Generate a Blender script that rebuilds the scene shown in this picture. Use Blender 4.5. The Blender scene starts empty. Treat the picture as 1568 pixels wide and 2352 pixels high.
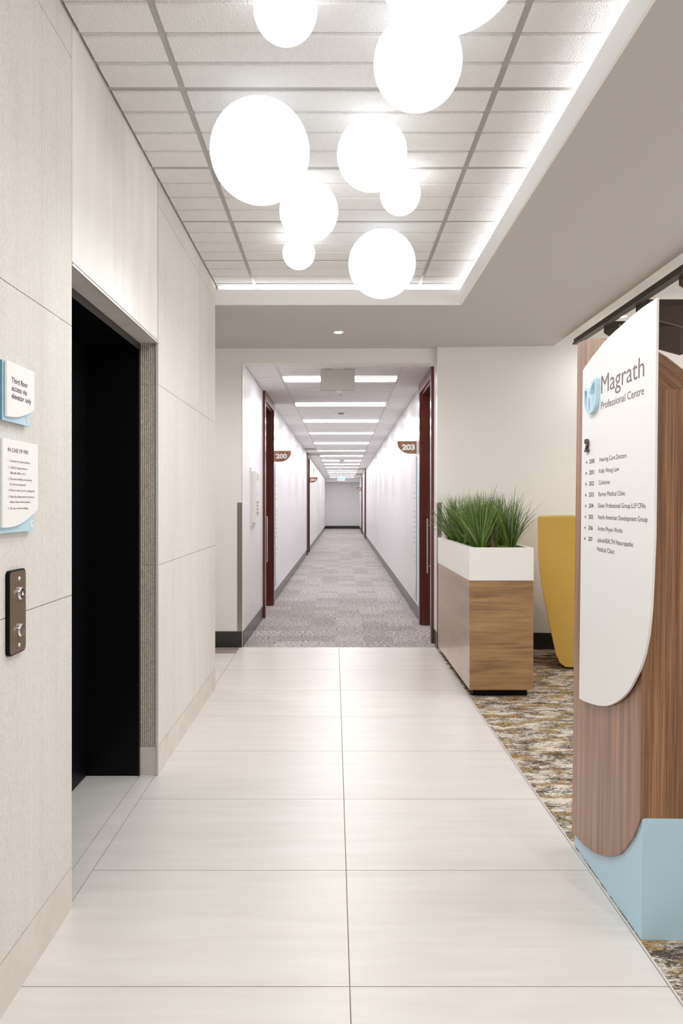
import bpy, bmesh, math, random
from mathutils import Vector, Matrix
random.seed(7)
R = math.radians
scene = bpy.context.scene
col = scene.collection

# ------------------------------------------------------------------ camera
F, HX, HY, H = 1620.0, 768.0, 1157.0, 1.30      # focal length in pixels, vanishing point, eye height
cd = bpy.data.cameras.new('camera'); cam = bpy.data.objects.new('camera', cd); col.objects.link(cam)
cam.location = (0, 0, H); cam.rotation_euler = (R(90), 0, 0)
cd.sensor_fit = 'VERTICAL'; cd.sensor_height = 36; cd.sensor_width = 24
cd.lens = F / 2352 * 36
cd.shift_x = (784 - HX) / 2352; cd.shift_y = (HY - 1176) / 2352
cd.clip_end = 200; cd.clip_start = 0.02
scene.camera = cam

# ------------------------------------------------------------------ world, exposure
w = bpy.data.worlds.new('world'); scene.world = w; w.use_nodes = True
w.node_tree.nodes['Background'].inputs[0].default_value = (0.9, 0.95, 1, 1)
w.node_tree.nodes['Background'].inputs[1].default_value = 0.3
scene.view_settings.view_transform = 'Standard'; scene.view_settings.look = 'None'
scene.view_settings.gamma = 1; scene.view_settings.use_curve_mapping = False
scene.view_settings.exposure = -0.10
scene.cycles.max_bounces = 10; scene.cycles.diffuse_bounces = 8; scene.cycles.glossy_bounces = 4
scene.cycles.sample_clamp_indirect = 6.0; scene.cycles.use_denoising = True
scene.cycles.caustics_reflective = False; scene.cycles.caustics_refractive = False
GLOBE_L, BAR_L, COVE_L = 1.42, 21.0, 34.0
GLOBE_FILL_W = 50.0          # added spot power per square metre of globe section
SPOT_W = 55.0
def area(name, loc, rot, sx, sy, power, color):
    ld = bpy.data.lights.new(name, 'AREA'); ld.shape = 'RECTANGLE'; ld.size = sx; ld.size_y = sy; ld.energy = power; ld.color = color
    o = bpy.data.objects.new(name, ld); col.objects.link(o); o.location = loc; o.rotation_euler = rot; return o
# added fill lamps, out of view: one at right, one overhead behind the camera
area('lounge_fill', (4.5, 3.2, 1.5), (0, R(90), 0), 1.8, 5.0, 110, (0.97, 0.985, 1))
area('entrance_fill', (0.0, -0.9, 2.82), (0, 0, 0), 1.1, 3.4, 38, (0.97, 0.985, 1))

# ------------------------------------------------------------------ materials
def nt(name):
    m = bpy.data.materials.new(name); m.use_nodes = True
    return m, m.node_tree.nodes, m.node_tree.links, m.node_tree.nodes['Principled BSDF']
def mat(name, c, rough=0.5, metal=0.0, emit=0.0, coat=0.0, spec=0.5, ecol=None):
    m, n, l, b = nt(name)
    b.inputs['Base Color'].default_value = (*c, 1); b.inputs['Roughness'].default_value = rough
    b.inputs['Metallic'].default_value = metal; b.inputs['Specular IOR Level'].default_value = spec
    if coat: b.inputs['Coat Weight'].default_value = coat; b.inputs['Coat Roughness'].default_value = 0.12
    if emit:
        b.inputs['Emission Color'].default_value = (*(ecol or c), 1); b.inputs['Emission Strength'].default_value = emit
    return m
def coords(n, l, scale, kind='Object'):
    t = n.new('ShaderNodeTexCoord'); mp = n.new('ShaderNodeMapping')
    mp.inputs['Scale'].default_value = scale; l.new(t.outputs[kind], mp.inputs[0]); return mp.outputs[0]
def noise(n, l, vec, scale=1.0, detail=4, rough=0.55, dist=0.0):
    x = n.new('ShaderNodeTexNoise'); x.inputs['Scale'].default_value = scale; x.inputs['Detail'].default_value = detail
    x.inputs['Roughness'].default_value = rough; x.inputs['Distortion'].default_value = dist
    l.new(vec, x.inputs['Vector']); return x.outputs[0]
def ramp(n, l, fac, stops, interp='LINEAR'):
    r = n.new('ShaderNodeValToRGB'); r.color_ramp.interpolation = interp
    e = r.color_ramp.elements
    while len(e) < len(stops): e.new(0.5)
    for k, (p, c) in enumerate(stops): e[k].position = p; e[k].color = (*c, 1)
    l.new(fac, r.inputs[0]); return r.outputs[0]
def bump(n, l, b, h, strength, dist):
    x = n.new('ShaderNodeBump'); x.inputs['Strength'].default_value = strength; x.inputs['Distance'].default_value = dist
    l.new(h, x.inputs['Height']); l.new(x.outputs[0], b.inputs['Normal'])
def mth(n, l, op, a, b_=None):
    x = n.new('ShaderNodeMath'); x.operation = op
    for i, v in ((0, a), (1, b_)):
        if v is None: continue
        if isinstance(v, (int, float)): x.inputs[i].default_value = v
        else: l.new(v, x.inputs[i])
    return x.outputs[0]
def mixc(n, l, f, a, b_):
    x = n.new('ShaderNodeMix'); x.data_type = 'RGBA'
    if isinstance(f, (int, float)): x.inputs[0].default_value = f
    else: l.new(f, x.inputs[0])
    for i, v in ((6, a), (7, b_)):
        if isinstance(v, tuple): x.inputs[i].default_value = (*v, 1)
        else: l.new(v, x.inputs[i])
    return x.outputs[2]

def grained(name, ca, cb, scale, ns=1.0, rough=0.5, bs=0.0, bd=0.001, detail=5, lo=0.35, hi=0.65, coat=0, dist=0.0, kind='Object'):
    m, n, l, b = nt(name)
    f = noise(n, l, coords(n, l, scale, kind), ns, detail, 0.6, dist)
    l.new(ramp(n, l, f, [(lo, ca), (hi, cb)]), b.inputs['Base Color'])
    b.inputs['Roughness'].default_value = rough
    if coat: b.inputs['Coat Weight'].default_value = coat; b.inputs['Coat Roughness'].default_value = 0.15
    if bs: bump(n, l, b, f, bs, bd)
    return m

def ribbed_stone():
    m, n, l, b = nt('ribbed_stone')
    c = coords(n, l, (1, 1, 1))
    sep = n.new('ShaderNodeSeparateXYZ'); l.new(c, sep.inputs[0])
    s = mth(n, l, 'SINE', mth(n, l, 'MULTIPLY', sep.outputs[1], 2 * math.pi / 0.0062))
    s01 = mth(n, l, 'MULTIPLY_ADD', s, 0.5); s01.node.inputs[2].default_value = 0.5
    g = noise(n, l, coords(n, l, (170, 170, 110)), 1.0, 4, 0.7)
    big = noise(n, l, coords(n, l, (3, 9, 1.2)), 1.0, 4)
    base = ramp(n, l, g, [(0.30, (0.60, 0.57, 0.53)), (0.64, (0.725, 0.70, 0.665))])
    tint = ramp(n, l, big, [(0.3, (0.93, 0.92, 0.90)), (0.7, (1.0, 1.0, 1.0))])
    mu = n.new('ShaderNodeMix'); mu.data_type = 'RGBA'; mu.blend_type = 'MULTIPLY'; mu.inputs[0].default_value = 1
    l.new(base, mu.inputs[6]); l.new(tint, mu.inputs[7]); l.new(mu.outputs[2], b.inputs['Base Color'])
    b.inputs['Roughness'].default_value = 0.7
    hgt = mth(n, l, 'ADD', mth(n, l, 'MULTIPLY', s01, 1.0), mth(n, l, 'MULTIPLY', g, 0.3))
    bump(n, l, b, hgt, 0.6, 0.0014)
    return m
def speckled_stone():
    return grained('speckled_stone', (0.40, 0.35, 0.29), (0.66, 0.60, 0.52), (150, 150, 110), 1, 0.7, 0.3, 0.0008, 4, 0.38, 0.6)

def acoustic():
    m, n, l, b = nt('acoustic_tile')
    f = noise(n, l, coords(n, l, (150, 150, 150)), 1.0, 3, 0.6)
    l.new(ramp(n, l, f, [(0.3, (0.80, 0.79, 0.785)), (0.65, (0.87, 0.86, 0.855))]), b.inputs['Base Color'])
    b.inputs['Roughness'].default_value = 0.9
    bump(n, l, b, f, 1.0, 0.006)
    return m

def lounge_carpet():
    m, n, l, b = nt('patterned_carpet')
    fine = noise(n, l, coords(n, l, (60, 150, 80)), 1.0, 4, 0.8)
    big = noise(n, l, coords(n, l, (6.5, 15.0, 5)), 1.0, 6, 0.68, 0.2)
    gold = noise(n, l, coords(n, l, (6.0, 14.0, 3)), 1.0, 4, 0.6, 0.2)
    gold.node.inputs['Vector'].links[0].from_node.inputs['Location'].default_value = (7.3, 2.1, 0)
    mix1 = mth(n, l, 'ADD', mth(n, l, 'MULTIPLY', fine, 0.62), mth(n, l, 'MULTIPLY', big, 0.55))
    c1 = ramp(n, l, mix1, [(0.52, (0.075, 0.06, 0.045)), (0.565, (0.19, 0.16, 0.13)), (0.60, (0.52, 0.47, 0.39)), (0.66, (0.68, 0.63, 0.55))])
    gf = ramp(n, l, mth(n, l, 'ADD', mth(n, l, 'MULTIPLY', gold, 0.7), mth(n, l, 'MULTIPLY', fine, 0.4)),
              [(0.56, (0, 0, 0)), (0.62, (0.85, 0.85, 0.85))])
    gs = n.new('ShaderNodeSeparateColor'); l.new(gf, gs.inputs[0])
    gcol = ramp(n, l, fine, [(0.36, (0.10, 0.07, 0.035)), (0.6, (0.42, 0.26, 0.085))])
    l.new(mixc(n, l, gs.outputs[0], c1, gcol), b.inputs['Base Color'])
    b.inputs['Roughness'].default_value = 1.0; b.inputs['Specular IOR Level'].default_value = 0.1
    bump(n, l, b, fine, 0.6, 0.004)
    return m
def corridor_carpet():
    m, n, l, b = nt('grey_carpet_tiles')
    fine = noise(n, l, coords(n, l, (38, 100, 60)), 1.0, 4, 0.7)
    c = coords(n, l, (3.6, 3.6, 0)); 
    sep = n.new('ShaderNodeSeparateXYZ'); l.new(c, sep.inputs[0])
    com = n.new('ShaderNodeCombineXYZ')
    l.new(mth(n, l, 'FLOOR', sep.outputs[0]), com.inputs[0]); l.new(mth(n, l, 'FLOOR', sep.outputs[1]), com.inputs[1])
    wn = n.new('ShaderNodeTexWhiteNoise'); l.new(com.outputs[0], wn.inputs['Vector'])
    base = ramp(n, l, fine, [(0.41, (0.11, 0.095, 0.09)), (0.485, (0.40, 0.37, 0.36)), (0.57, (0.70, 0.67, 0.66))])
    tl = ramp(n, l, wn.outputs['Value'], [(0.0, (0.82, 0.81, 0.80)), (0.5, (0.95, 0.95, 0.95)), (1.0, (1.05, 1.04, 1.03))])
    mu = n.new('ShaderNodeMix'); mu.data_type = 'RGBA'; mu.blend_type = 'MULTIPLY'; mu.inputs[0].default_value = 1
    l.new(base, mu.inputs[6]); l.new(tl, mu.inputs[7]); l.new(mu.outputs[2], b.inputs['Base Color'])
    b.inputs['Roughness'].default_value = 1.0; b.inputs['Specular IOR Level'].default_value = 0.1
    bump(n, l, b, fine, 0.5, 0.003)
    return m
def veneer():
    m, n, l, b = nt('walnut_veneer')
    f = noise(n, l, coords(n, l, (260, 260, 2.6)), 1.0, 4, 0.7)
    g = noise(n, l, coords(n, l, (60, 60, 1.0)), 1.0, 3, 0.5)
    x = mth(n, l, 'ADD', mth(n, l, 'MULTIPLY', f, 0.6), mth(n, l, 'MULTIPLY', g, 0.4))
    l.new(ramp(n, l, x, [(0.40, (0.145, 0.066, 0.031)), (0.5, (0.255, 0.124, 0.062)), (0.60, (0.40, 0.208, 0.108))]), b.inputs['Base Color'])
    b.inputs['Roughness'].default_value = 0.38
    b.inputs['Coat Weight'].default_value = 0.5; b.inputs['Coat Roughness'].default_value = 0.4
    bump(n, l, b, f, 0.08, 0.0006)
    return m
def veneer_top():
    m, n, l, b = nt('walnut_veneer_cap')
    t = n.new('ShaderNodeTexCoord'); mp = n.new('ShaderNodeMapping'); mp.inputs['Rotation'].default_value = (0, R(38), 0)
    l.new(t.outputs['Object'], mp.inputs[0])
    mp2 = n.new('ShaderNodeMapping'); mp2.inputs['Scale'].default_value = (260, 4, 3); l.new(mp.outputs[0], mp2.inputs[0])
    f = noise(n, l, mp2.outputs[0], 1.0, 5, 0.65)
    l.new(ramp(n, l, f, [(0.38, (0.13, 0.06, 0.03)), (0.5, (0.21, 0.108, 0.055)), (0.62, (0.32, 0.18, 0.098))]), b.inputs['Base Color'])
    b.inputs['Roughness'].default_value = 0.38
    return m
def oak():
    m, n, l, b = nt('planter_laminate')
    f = noise(n, l, coords(n, l, (3.0, 2.2, 48)), 1.0, 6, 0.62, 0.6)
    g = noise(n, l, coords(n, l, (1.2, 0.9, 7)), 1.0, 3, 0.5, 0.5)
    x = mth(n, l, 'ADD', mth(n, l, 'MULTIPLY', f, 0.55), mth(n, l, 'MULTIPLY', g, 0.45))
    l.new(ramp(n, l, x, [(0.36, (0.175, 0.087, 0.033)), (0.5, (0.295, 0.160, 0.062)), (0.64, (0.39, 0.225, 0.096))]), b.inputs['Base Color'])
    b.inputs['Roughness'].default_value = 0.33
    b.inputs['Coat Weight'].default_value = 1.0; b.inputs['Coat Roughness'].default_value = 0.3; b.inputs['Coat IOR'].default_value = 1.65
    return m
def knit():
    m, n, l, b = nt('yellow_ribbed_fabric')
    c = coords(n, l, (1, 1, 1)); sep = n.new('ShaderNodeSeparateXYZ'); l.new(c, sep.inputs[0])
    s = mth(n, l, 'SINE', mth(n, l, 'MULTIPLY', sep.outputs[2], 2 * math.pi / 0.0125))
    s01 = mth(n, l, 'MULTIPLY_ADD', s, 0.5); s01.node.inputs[2].default_value = 0.5
    l.new(ramp(n, l, s01, [(0.0, (0.52, 0.335, 0.06)), (0.6, (0.70, 0.465, 0.105))]), b.inputs['Base Color'])
    b.inputs['Roughness'].default_value = 0.9; b.inputs['Sheen Weight'].default_value = 0.2
    bump(n, l, b, s01, 0.25, 0.002)
    return m

M = dict(
    stone=ribbed_stone(), speck=speckled_stone(),
    smooth=grained('smooth_stone', (0.69, 0.66, 0.63), (0.75, 0.725, 0.70), (2, 14, 1.6), 1, 0.5, 0, 0, 5, dist=0.4),
    base_stone=grained('base_stone', (0.58, 0.53, 0.48), (0.65, 0.605, 0.56), (6, 6, 6), 1, 0.55),
    tile=grained('porcelain_tile', (0.62, 0.59, 0.56), (0.69, 0.665, 0.64), (1.6, 16, 1), 1, 0.32, 0.02, 0.0005, 7, 0.3, 0.7, dist=0.5),
    grout=mat('tile_grout', (0.28, 0.24, 0.20), 0.9),
    paint=mat('painted_drywall', (0.79, 0.77, 0.745), 0.75), endpaint=mat('corridor_end_paint', (0.86, 0.845, 0.85), 0.7), 
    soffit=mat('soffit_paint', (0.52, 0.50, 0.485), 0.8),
    white_paint=mat('cove_paint', (0.87, 0.865, 0.86), 0.6),
    vinyl=grained('corridor_wall_vinyl', (0.78, 0.775, 0.785), (0.83, 0.825, 0.835), (3, 9, 0.35), 1, 0.33, 0.5, 0.004, 2),
    acoustic=acoustic(), grid=mat('ceiling_grid_metal', (0.42, 0.41, 0.39), 0.45),
    grid_white=mat('corridor_grid', (0.62, 0.61, 0.61), 0.5),
    globe=mat('opal_glass_large', (0.35, 0.35, 0.35), 0.5, emit=GLOBE_L * 0.66, ecol=(0.97, 0.98, 1)), globe_m=mat('opal_glass_medium', (0.4, 0.4, 0.4), 0.5, emit=GLOBE_L * 1.05, ecol=(0.965, 0.98, 1)),
    globe_s=mat('opal_glass_small', (0.8, 0.8, 0.8), 0.3, emit=GLOBE_L * 2.4, ecol=(0.965, 0.98, 1)),
    bar=mat('light_bar_lens', (1, 1, 1), 0.4, emit=BAR_L, ecol=(1, 0.975, 0.985)),
    cove=mat('cove_led', (1, 1, 1), 0.4, emit=COVE_L, ecol=(0.98, 0.98, 1)),
    led=mat('downlight_led', (1, 1, 1), 0.4, emit=30, ecol=(1, 0.95, 0.88)),
    white=mat('white_enamel', (0.82, 0.80, 0.78), 0.35), plastic=mat('white_plastic', (0.80, 0.79, 0.78), 0.4),
    greybox=mat('grey_powder_coat', (0.50, 0.48, 0.47), 0.6),
    black=mat('black_paint_gloss', (0.003, 0.003, 0.003), 0.4, spec=0.12), black2=mat('dark_bronze', (0.02, 0.016, 0.012), 0.45),
    rubber=mat('black_rubber_base', (0.028, 0.028, 0.028), 0.22), bronze=mat('baffle_bronze', (0.030, 0.020, 0.013), 0.5),
    felt=grained('brown_felt', (0.055, 0.038, 0.028), (0.085, 0.062, 0.047), (220, 220, 220), 1, 1.0, 0.3, 0.001),
    feltedge=mat('felt_edge', (0.30, 0.20, 0.13), 0.9),
    mahog=grained('mahogany', (0.085, 0.017, 0.012), (0.125, 0.028, 0.019), (40, 40, 2.0), 1, 0.28, coat=0.4),
    steel=mat('brushed_steel', (0.62, 0.60, 0.57), 0.28, metal=1.0), chrome=mat('chrome', (0.8, 0.8, 0.8), 0.12, metal=1.0),
    alu=mat('aluminium_edge', (0.68, 0.66, 0.64), 0.45, metal=0.15),
    guard=mat('corner_guard_steel', (0.40, 0.36, 0.31), 0.3, metal=0.9),
    plate=mat('brown_plate', (0.20, 0.145, 0.11), 0.35, metal=0.6),
    veneer=veneer(), veneer_top=veneer_top(), oak=oak(),
    lacq=mat('pale_blue_lacquer', (0.47, 0.67, 0.80), 0.3), blueplate=mat('pale_blue_acrylic', (0.50, 0.68, 0.78), 0.25),
    blueedge=mat('blue_acrylic_edge', (0.11, 0.28, 0.40), 0.2),
    panel=mat('white_sign_face', (0.83, 0.815, 0.80), 0.35),
    ink=mat('dark_brown_ink', (0.085, 0.055, 0.055), 0.6), mauve=mat('mauve_brown_ink', (0.20, 0.155, 0.165), 0.5),
    signwood=grained('sign_wood', (0.20, 0.09, 0.055), (0.34, 0.175, 0.11), (60, 60, 3), 1, 0.45),
    planterwhite=mat('planter_white', (0.80, 0.78, 0.755), 0.4),
    g1=mat('grass_dark', (0.04, 0.09, 0.012), 0.45), g2=mat('grass_mid', (0.14, 0.225, 0.045), 0.45), g3=mat('grass_light', (0.27, 0.39, 0.095), 0.45),
    gtip=mat('grass_brown', (0.16, 0.13, 0.06), 0.6), bark=grained('bark', (0.05, 0.03, 0.02), (0.20, 0.12, 0.07), (60, 60, 20), 1, 0.9, 0.5, 0.004),
    moss=grained('moss', (0.06, 0.12, 0.01), (0.27, 0.33, 0.03), (60, 60, 60), 1, 1, 1.0, 0.01),
    knit=knit(), carpet=lounge_carpet(), ccarpet=corridor_carpet(),
    red=mat('red_lettering', (0.55, 0.30, 0.28), 0.5), glass=mat('pane_glass', (0.55, 0.57, 0.60), 0.05),
    teal=mat('exit_sign_green', (0.02, 0.30, 0.36), 0.4, emit=0.5, ecol=(0.02, 0.30, 0.36)),
    exitwhite=mat('exit_sign_white', (0.8, 0.9, 0.92), 0.4, emit=0.8),
    greyink=mat('grey_ink', (0.42, 0.42, 0.46), 0.6), swoosh=mat('pale_blue_swoosh', (0.60, 0.68, 0.76), 0.35),
    vent=mat('vent_grey', (0.30, 0.27, 0.26), 0.6),
)

# ------------------------------------------------------------------ mesh helpers
class MB:
    def __init__(s): s.v = []; s.f = []; s.m = []
    def box(s, x0, x1, y0, y1, z0, z1, mi=0):
        b = len(s.v)
        s.v += [(x, y, z) for z in (z0, z1) for y in (y0, y1) for x in (x0, x1)]
        for q in ((0, 2, 3, 1), (4, 5, 7, 6), (0, 1, 5, 4), (2, 6, 7, 3), (0, 4, 6, 2), (1, 3, 7, 5)):
            s.f.append(tuple(b + i for i in q)); s.m.append(mi)
        return s
    def prism(s, pts, ax, a, c, mi=0, edge=None):
        """pts in the two other axes (in xyz order); extruded along ax from a to c"""
        def P(u, v, t):
            return {0: (t, u, v), 1: (u, t, v), 2: (u, v, t)}[ax]
        b = len(s.v); n = len(pts)
        s.v += [P(u, v, a) for u, v in pts] + [P(u, v, c) for u, v in pts]
        s.f.append(tuple(range(b, b + n))); s.f.append(tuple(range(b + 2 * n - 1, b + n - 1, -1))); s.m += [mi, mi]
        for i in range(n):
            j = (i + 1) % n
            s.f.append((b + i, b + n + i, b + n + j, b + j)); s.m.append(mi if edge is None else edge)
        return s
    def cyl(s, c, r, h, ax=2, n=24, mi=0, r2=None):
        r2 = r if r2 is None else r2
        def P(u, v, t):
            return {0: (c[0] + t, c[1] + u, c[2] + v), 1: (c[0] + u, c[1] + t, c[2] + v), 2: (c[0] + u, c[1] + v, c[2] + t)}[ax]
        b = len(s.v)
        for t, rr in ((0, r), (h, r2)):
            s.v += [P(rr * math.cos(2 * math.pi * k / n), rr * math.sin(2 * math.pi * k / n), t) for k in range(n)]
        s.f.append(tuple(range(b, b + n))); s.f.append(tuple(range(b + 2 * n - 1, b + n - 1, -1))); s.m += [mi, mi]
        for i in range(n):
            j = (i + 1) % n; s.f.append((b + i, b + n + i, b + n + j, b + j)); s.m.append(mi)
        return s
    def lathe(s, c, prof, n=32, mi=0, ax=2):
        b = len(s.v)
        def P(u, v, t):
            return {0: (c[0] + t, c[1] + u, c[2] + v), 1: (c[0] + u, c[1] + t, c[2] + v), 2: (c[0] + u, c[1] + v, c[2] + t)}[ax]
        for r, z in prof:
            s.v += [P(r * math.cos(2 * math.pi * k / n), r * math.sin(2 * math.pi * k / n), z) for k in range(n)]
        for q in range(len(prof) - 1):
            for i in range(n):
                j = (i + 1) % n
                s.f.append((b + q * n + i, b + q * n + j, b + (q + 1) * n + j, b + (q + 1) * n + i)); s.m.append(mi)
        return s
    def build(s, name, mats, parent=None, bevel=0, smooth=False, seg=2, off=(0, 0, 0)):
        me = bpy.data.meshes.new(name)
        vs = [(v[0] - off[0], v[1] - off[1], v[2] - off[2]) for v in s.v]
        me.from_pydata(vs, [], s.f)
        if not isinstance(mats, (list, tuple)): mats = [mats]
        for m_ in mats: me.materials.append(m_)
        for p, i in zip(me.polygons, s.m): p.material_index = i; p.use_smooth = smooth
        bm = bmesh.new(); bm.from_mesh(me); bmesh.ops.recalc_face_normals(bm, faces=bm.faces[:]); bm.to_mesh(me); bm.free()
        o = bpy.data.objects.new(name, me); col.objects.link(o)
        if parent: o.parent = parent
        if bevel:
            b = o.modifiers.new('bevel', 'BEVEL'); b.width = bevel; b.segments = seg; b.limit_method = 'ANGLE'; b.angle_limit = R(40)
        if smooth: pass
        return o

TH = 0.0118                                        # the corridor turns a touch to the right of the lobby axis
CM = Matrix.Translation((0, 6.385, 0)) @ Matrix.Rotation(-TH, 4, 'Z')
def thing(name, label, cat, loc=(0, 0, 0), group=None, corridor=False, rot=(0, 0, 0)):
    o = bpy.data.objects.new(name, None); col.objects.link(o); o.empty_display_size = 0.1
    if corridor: o.matrix_world = CM @ Matrix.Translation((loc[0], loc[1] - 6.385, loc[2]))
    else: o.location = loc; o.rotation_euler = rot
    o['label'] = label; o['category'] = cat
    if group: o['group'] = group
    return o
def tag(o, label, cat, group=None):
    o['label'] = label; o['category'] = cat
    if group: o['group'] = group
    return o
def struct(o, label=None, corridor=False):
    o['kind'] = 'structure'
    if label: o['label'] = label
    if corridor: o.matrix_world = CM @ Matrix.Translation((0, -6.385, 0))
    return o
def sempty(name, loc=(0, 0, 0), corridor=False, label=None):
    o = bpy.data.objects.new(name, None); col.objects.link(o); o.empty_display_size = 0.1
    if corridor: o.matrix_world = CM @ Matrix.Translation((loc[0], loc[1] - 6.385, loc[2]))
    else: o.location = loc
    o['kind'] = 'structure'
    if label: o['label'] = label
    return o

_cap = {}
def curve_mesh(cu):
    ob = bpy.data.objects.new('tmp', cu); col.objects.link(ob)
    dg = bpy.context.evaluated_depsgraph_get(); dg.update()
    me = bpy.data.meshes.new_from_object(ob.evaluated_get(dg))
    bpy.data.objects.remove(ob); return me
def text_mesh(s, off, ext=0.0):
    cu = bpy.data.curves.new('t', 'FONT'); cu.body = s; cu.size = 1; cu.offset = off; cu.extrude = ext; cu.resolution_u = 5
    me = curve_mesh(cu); return me
def text(name, s, org, right, up, cap, width=None, m=None, parent=None, bold=0.0, depth=0.0, tight=1.0):
    """org: start of the baseline; cap: cap height; width: total width, or None for the natural one"""
    if bold not in _cap:
        t = text_mesh('H', bold); zs = [v.co.y for v in t.vertices]; _cap[bold] = max(zs) - min(zs)
    me = text_mesh(s, bold, 0.5 if depth else 0)
    xs = [v.co.x for v in me.vertices]; x0, x1 = min(xs), max(xs)
    k = cap / _cap[bold]; kx = (width / (x1 - x0)) if width else k * tight
    right, up = Vector(right), Vector(up); nrm = right.cross(up)
    for v in me.vertices:
        p = Vector(org) + right * ((v.co.x - x0) * kx) + up * (v.co.y * k) + nrm * ((v.co.z + 0.5) * depth)
        v.co = p
    me.materials.clear(); me.materials.append(m); me.name = name
    o = bpy.data.objects.new(name, me); col.objects.link(o)
    if parent: o.parent = parent
    return o

# ------------------------------------------------------------------ room shell
XL, XR = -0.843, 0.905            # stone wall face, tile/carpet edge
ZS, ZC, ZB = 2.706, 2.84, 2.585   # soffit, tiled lobby ceiling, corridor ceiling
YW = 6.385                        # lobby end wall
# tiled floor
mb = MB(); mb.box(-3.2, XR - 0.004, -3.0, YW, -0.06, -0.003, 1)
js = [1.899 + 0.603 * k for k in range(-9, 8)]
g = 0.0016
for a, b in zip(js[:-1], js[1:]):
    b = min(b, YW)
    if a > YW: break
    for x0, x1 in ((-0.858 - 0.9, -0.858), (-0.858, 0.041), (0.041, XR - 0.004)):
        if x1 < -0.85 and b < 4.9: continue
        mb.box(x0 + g, x1 - g, a + g, b - g, -0.02, 0, 0)
    if b > 4.9: mb.box(-3.2, -0.858 - 0.9 - g, a + g, b - g, -0.02, 0, 0)
mb.box(-0.858 + g, 0.041 - g, js[-1] + g, YW, -0.02, 0, 0).box(0.041 + g, XR - 0.004, js[-1] + g, YW, -0.02, 0, 0)
struct(mb.build('floor', [M['tile'], M['grout']]), 'pale porcelain tiled floor')
mb = MB().box(-1.2, -0.932 - g, 2.265, 3.38, -0.02, 0.0006, 0)
mb.box(-0.932 + g, -0.8596, 2.265, 3.38, -0.02, 0.0004, 0)
struct(mb.build('floor', [M['tile']]), 'tile sill in the elevator recess')
struct(MB().box(XR - 0.004, XR + 0.0025, -3, 6.35, -0.02, 0.003).build('trim_1', M['alu']), 'thin metal strip between tile and carpet')
struct(MB().box(XR + 0.002, 4.6, -3, 6.4, -0.05, 0.004).build('floor', M['carpet']), 'brown, beige and gold patterned lounge carpet')
struct(MB().box(-1.2, 1.3, YW - 0.03, 38, -0.05, -0.0008).build('floor', M['ccarpet']), 'grey corridor carpet tiles', corridor=True)

# left stone wall with the elevator opening
def stone_panels(mb, ys, zs, mi, gap=0.0011):
    for a, b in zip(ys[:-1], ys[1:]):
        for c, d in zip(zs[:-1], zs[1:]):
            mb.box(XL - 0.012, XL, a + gap * 0.4, b - gap * 0.4, c + gap, d - gap, mi)
mb = MB()
mb.box(-1.35, XL - 0.010, -3.0, 2.265, 0, 2.95, 1).box(-1.35, XL - 0.010, 3.38, 4.985, 0, 2.95, 1).box(-1.35, XL - 0.010, 2.265, 3.38, 2.072, 2.95, 1)
zs = [0.137, 1.007, 1.87, 2.73, 2.94]
stone_panels(mb, [-3.0, -1.6, -0.4, 0.82, 1.43, 1.73, 2.032, 2.264], zs, 0)
stone_panels(mb, [3.372, 3.50, 3.80, 4.10, 4.40, 4.70, 4.985], zs, 0)
stone_panels(mb, [2.266, 2.816, 3.364], [2.078, 2.94], 2)
struct(mb.build('wall_left', [M['stone'], M['grout'], M['smooth']]), 'ribbed beige stone wall')
mb = MB(); 
for a, b in ((-3, 0.9), (0.9, 2.2635), (3.381, 4.16), (4.16, 4.985)): mb.box(XL - 0.012, XL + 0.001, a + g / 2, b - g / 2, 0, 0.135)
struct(mb.build('baseboard_left', M['base_stone']), 'stone base course of the left wall')
# recess: ribbed jambs, smooth bases, header lining, black metal
mb = MB()
def ribs(mb, y, sgn, z0, z1):
    x = -0.930; n = 8; p = (0.930 - 0.852) / n
    pts = [(x, y + sgn * 0.004)]
    for k in range(n):
        for q in range(7):
            t = q / 6; pts.append((x + p * (k + 0.08 + 0.84 * t), y - sgn * 0.004 * math.sin(math.pi * t) + sgn * 0.001))
    pts += [(XL - 0.008, y), (XL - 0.008, y + sgn * 0.004)]
    mb.prism(pts, 2, z0, z1, 0)
for y, sg in ((3.380, 1), (2.265, -1)):
    for a, b in ((0.137, 1.006), (1.008, 1.869), (1.871, 2.072)): ribs(mb, y, sg, a, b)
    mb.box(-0.930, XL - 0.008, min(y, y - sg * 0.003), max(y, y - sg * 0.003), 0, 0.135, 1)
mb.box(-0.931, XL - 0.006, 2.268, 3.377, 2.068, 2.0725, 2)
struct(mb.build('trim_2', [M['speck'], M['base_stone'], M['smooth']]), 'stone lining of the elevator opening')
mb = MB()
mb.box(XL - 0.008, XL + 0.0015, 3.371, 3.3795, 0, 2.074).box(XL - 0.008, XL + 0.0015, 2.266, 3.3795, 2.066, 2.074)
struct(mb.build('trim_3', M['alu']), 'metal corner edging of the elevator opening')
d = sempty('door_1', (-1.18, 2.82, 0), label='black elevator doors in the stone wall')
mb = MB().box(-1.19, -0.932, 3.368, 3.379, 0, 2.066).box(-1.19, -0.932, 2.266, 2.277, 0, 2.066).box(-1.19, -0.933, 2.277, 3.368, 2.04, 2.066)
mb.box(-0.9335, -0.931, 2.277, 3.374, 2.034, 2.067, 1).box(-0.9335, -0.9305, 3.362, 3.376, 0, 2.05, 1)
mb.build('door_frame', [M['black'], M['black2']], d, off=(-1.18, 2.82, 0))
MB().box(-1.205, -1.185, 2.277, 2.83, 0.006, 2.04).build('door_leaf', M['black'], d, bevel=0.002, off=(-1.18, 2.82, 0))
MB().box(-1.200, -1.180, 2.826, 3.368, 0.006, 2.04).build('door_leaf', M['black'], d, bevel=0.002, off=(-1.18, 2.82, 0))

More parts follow.
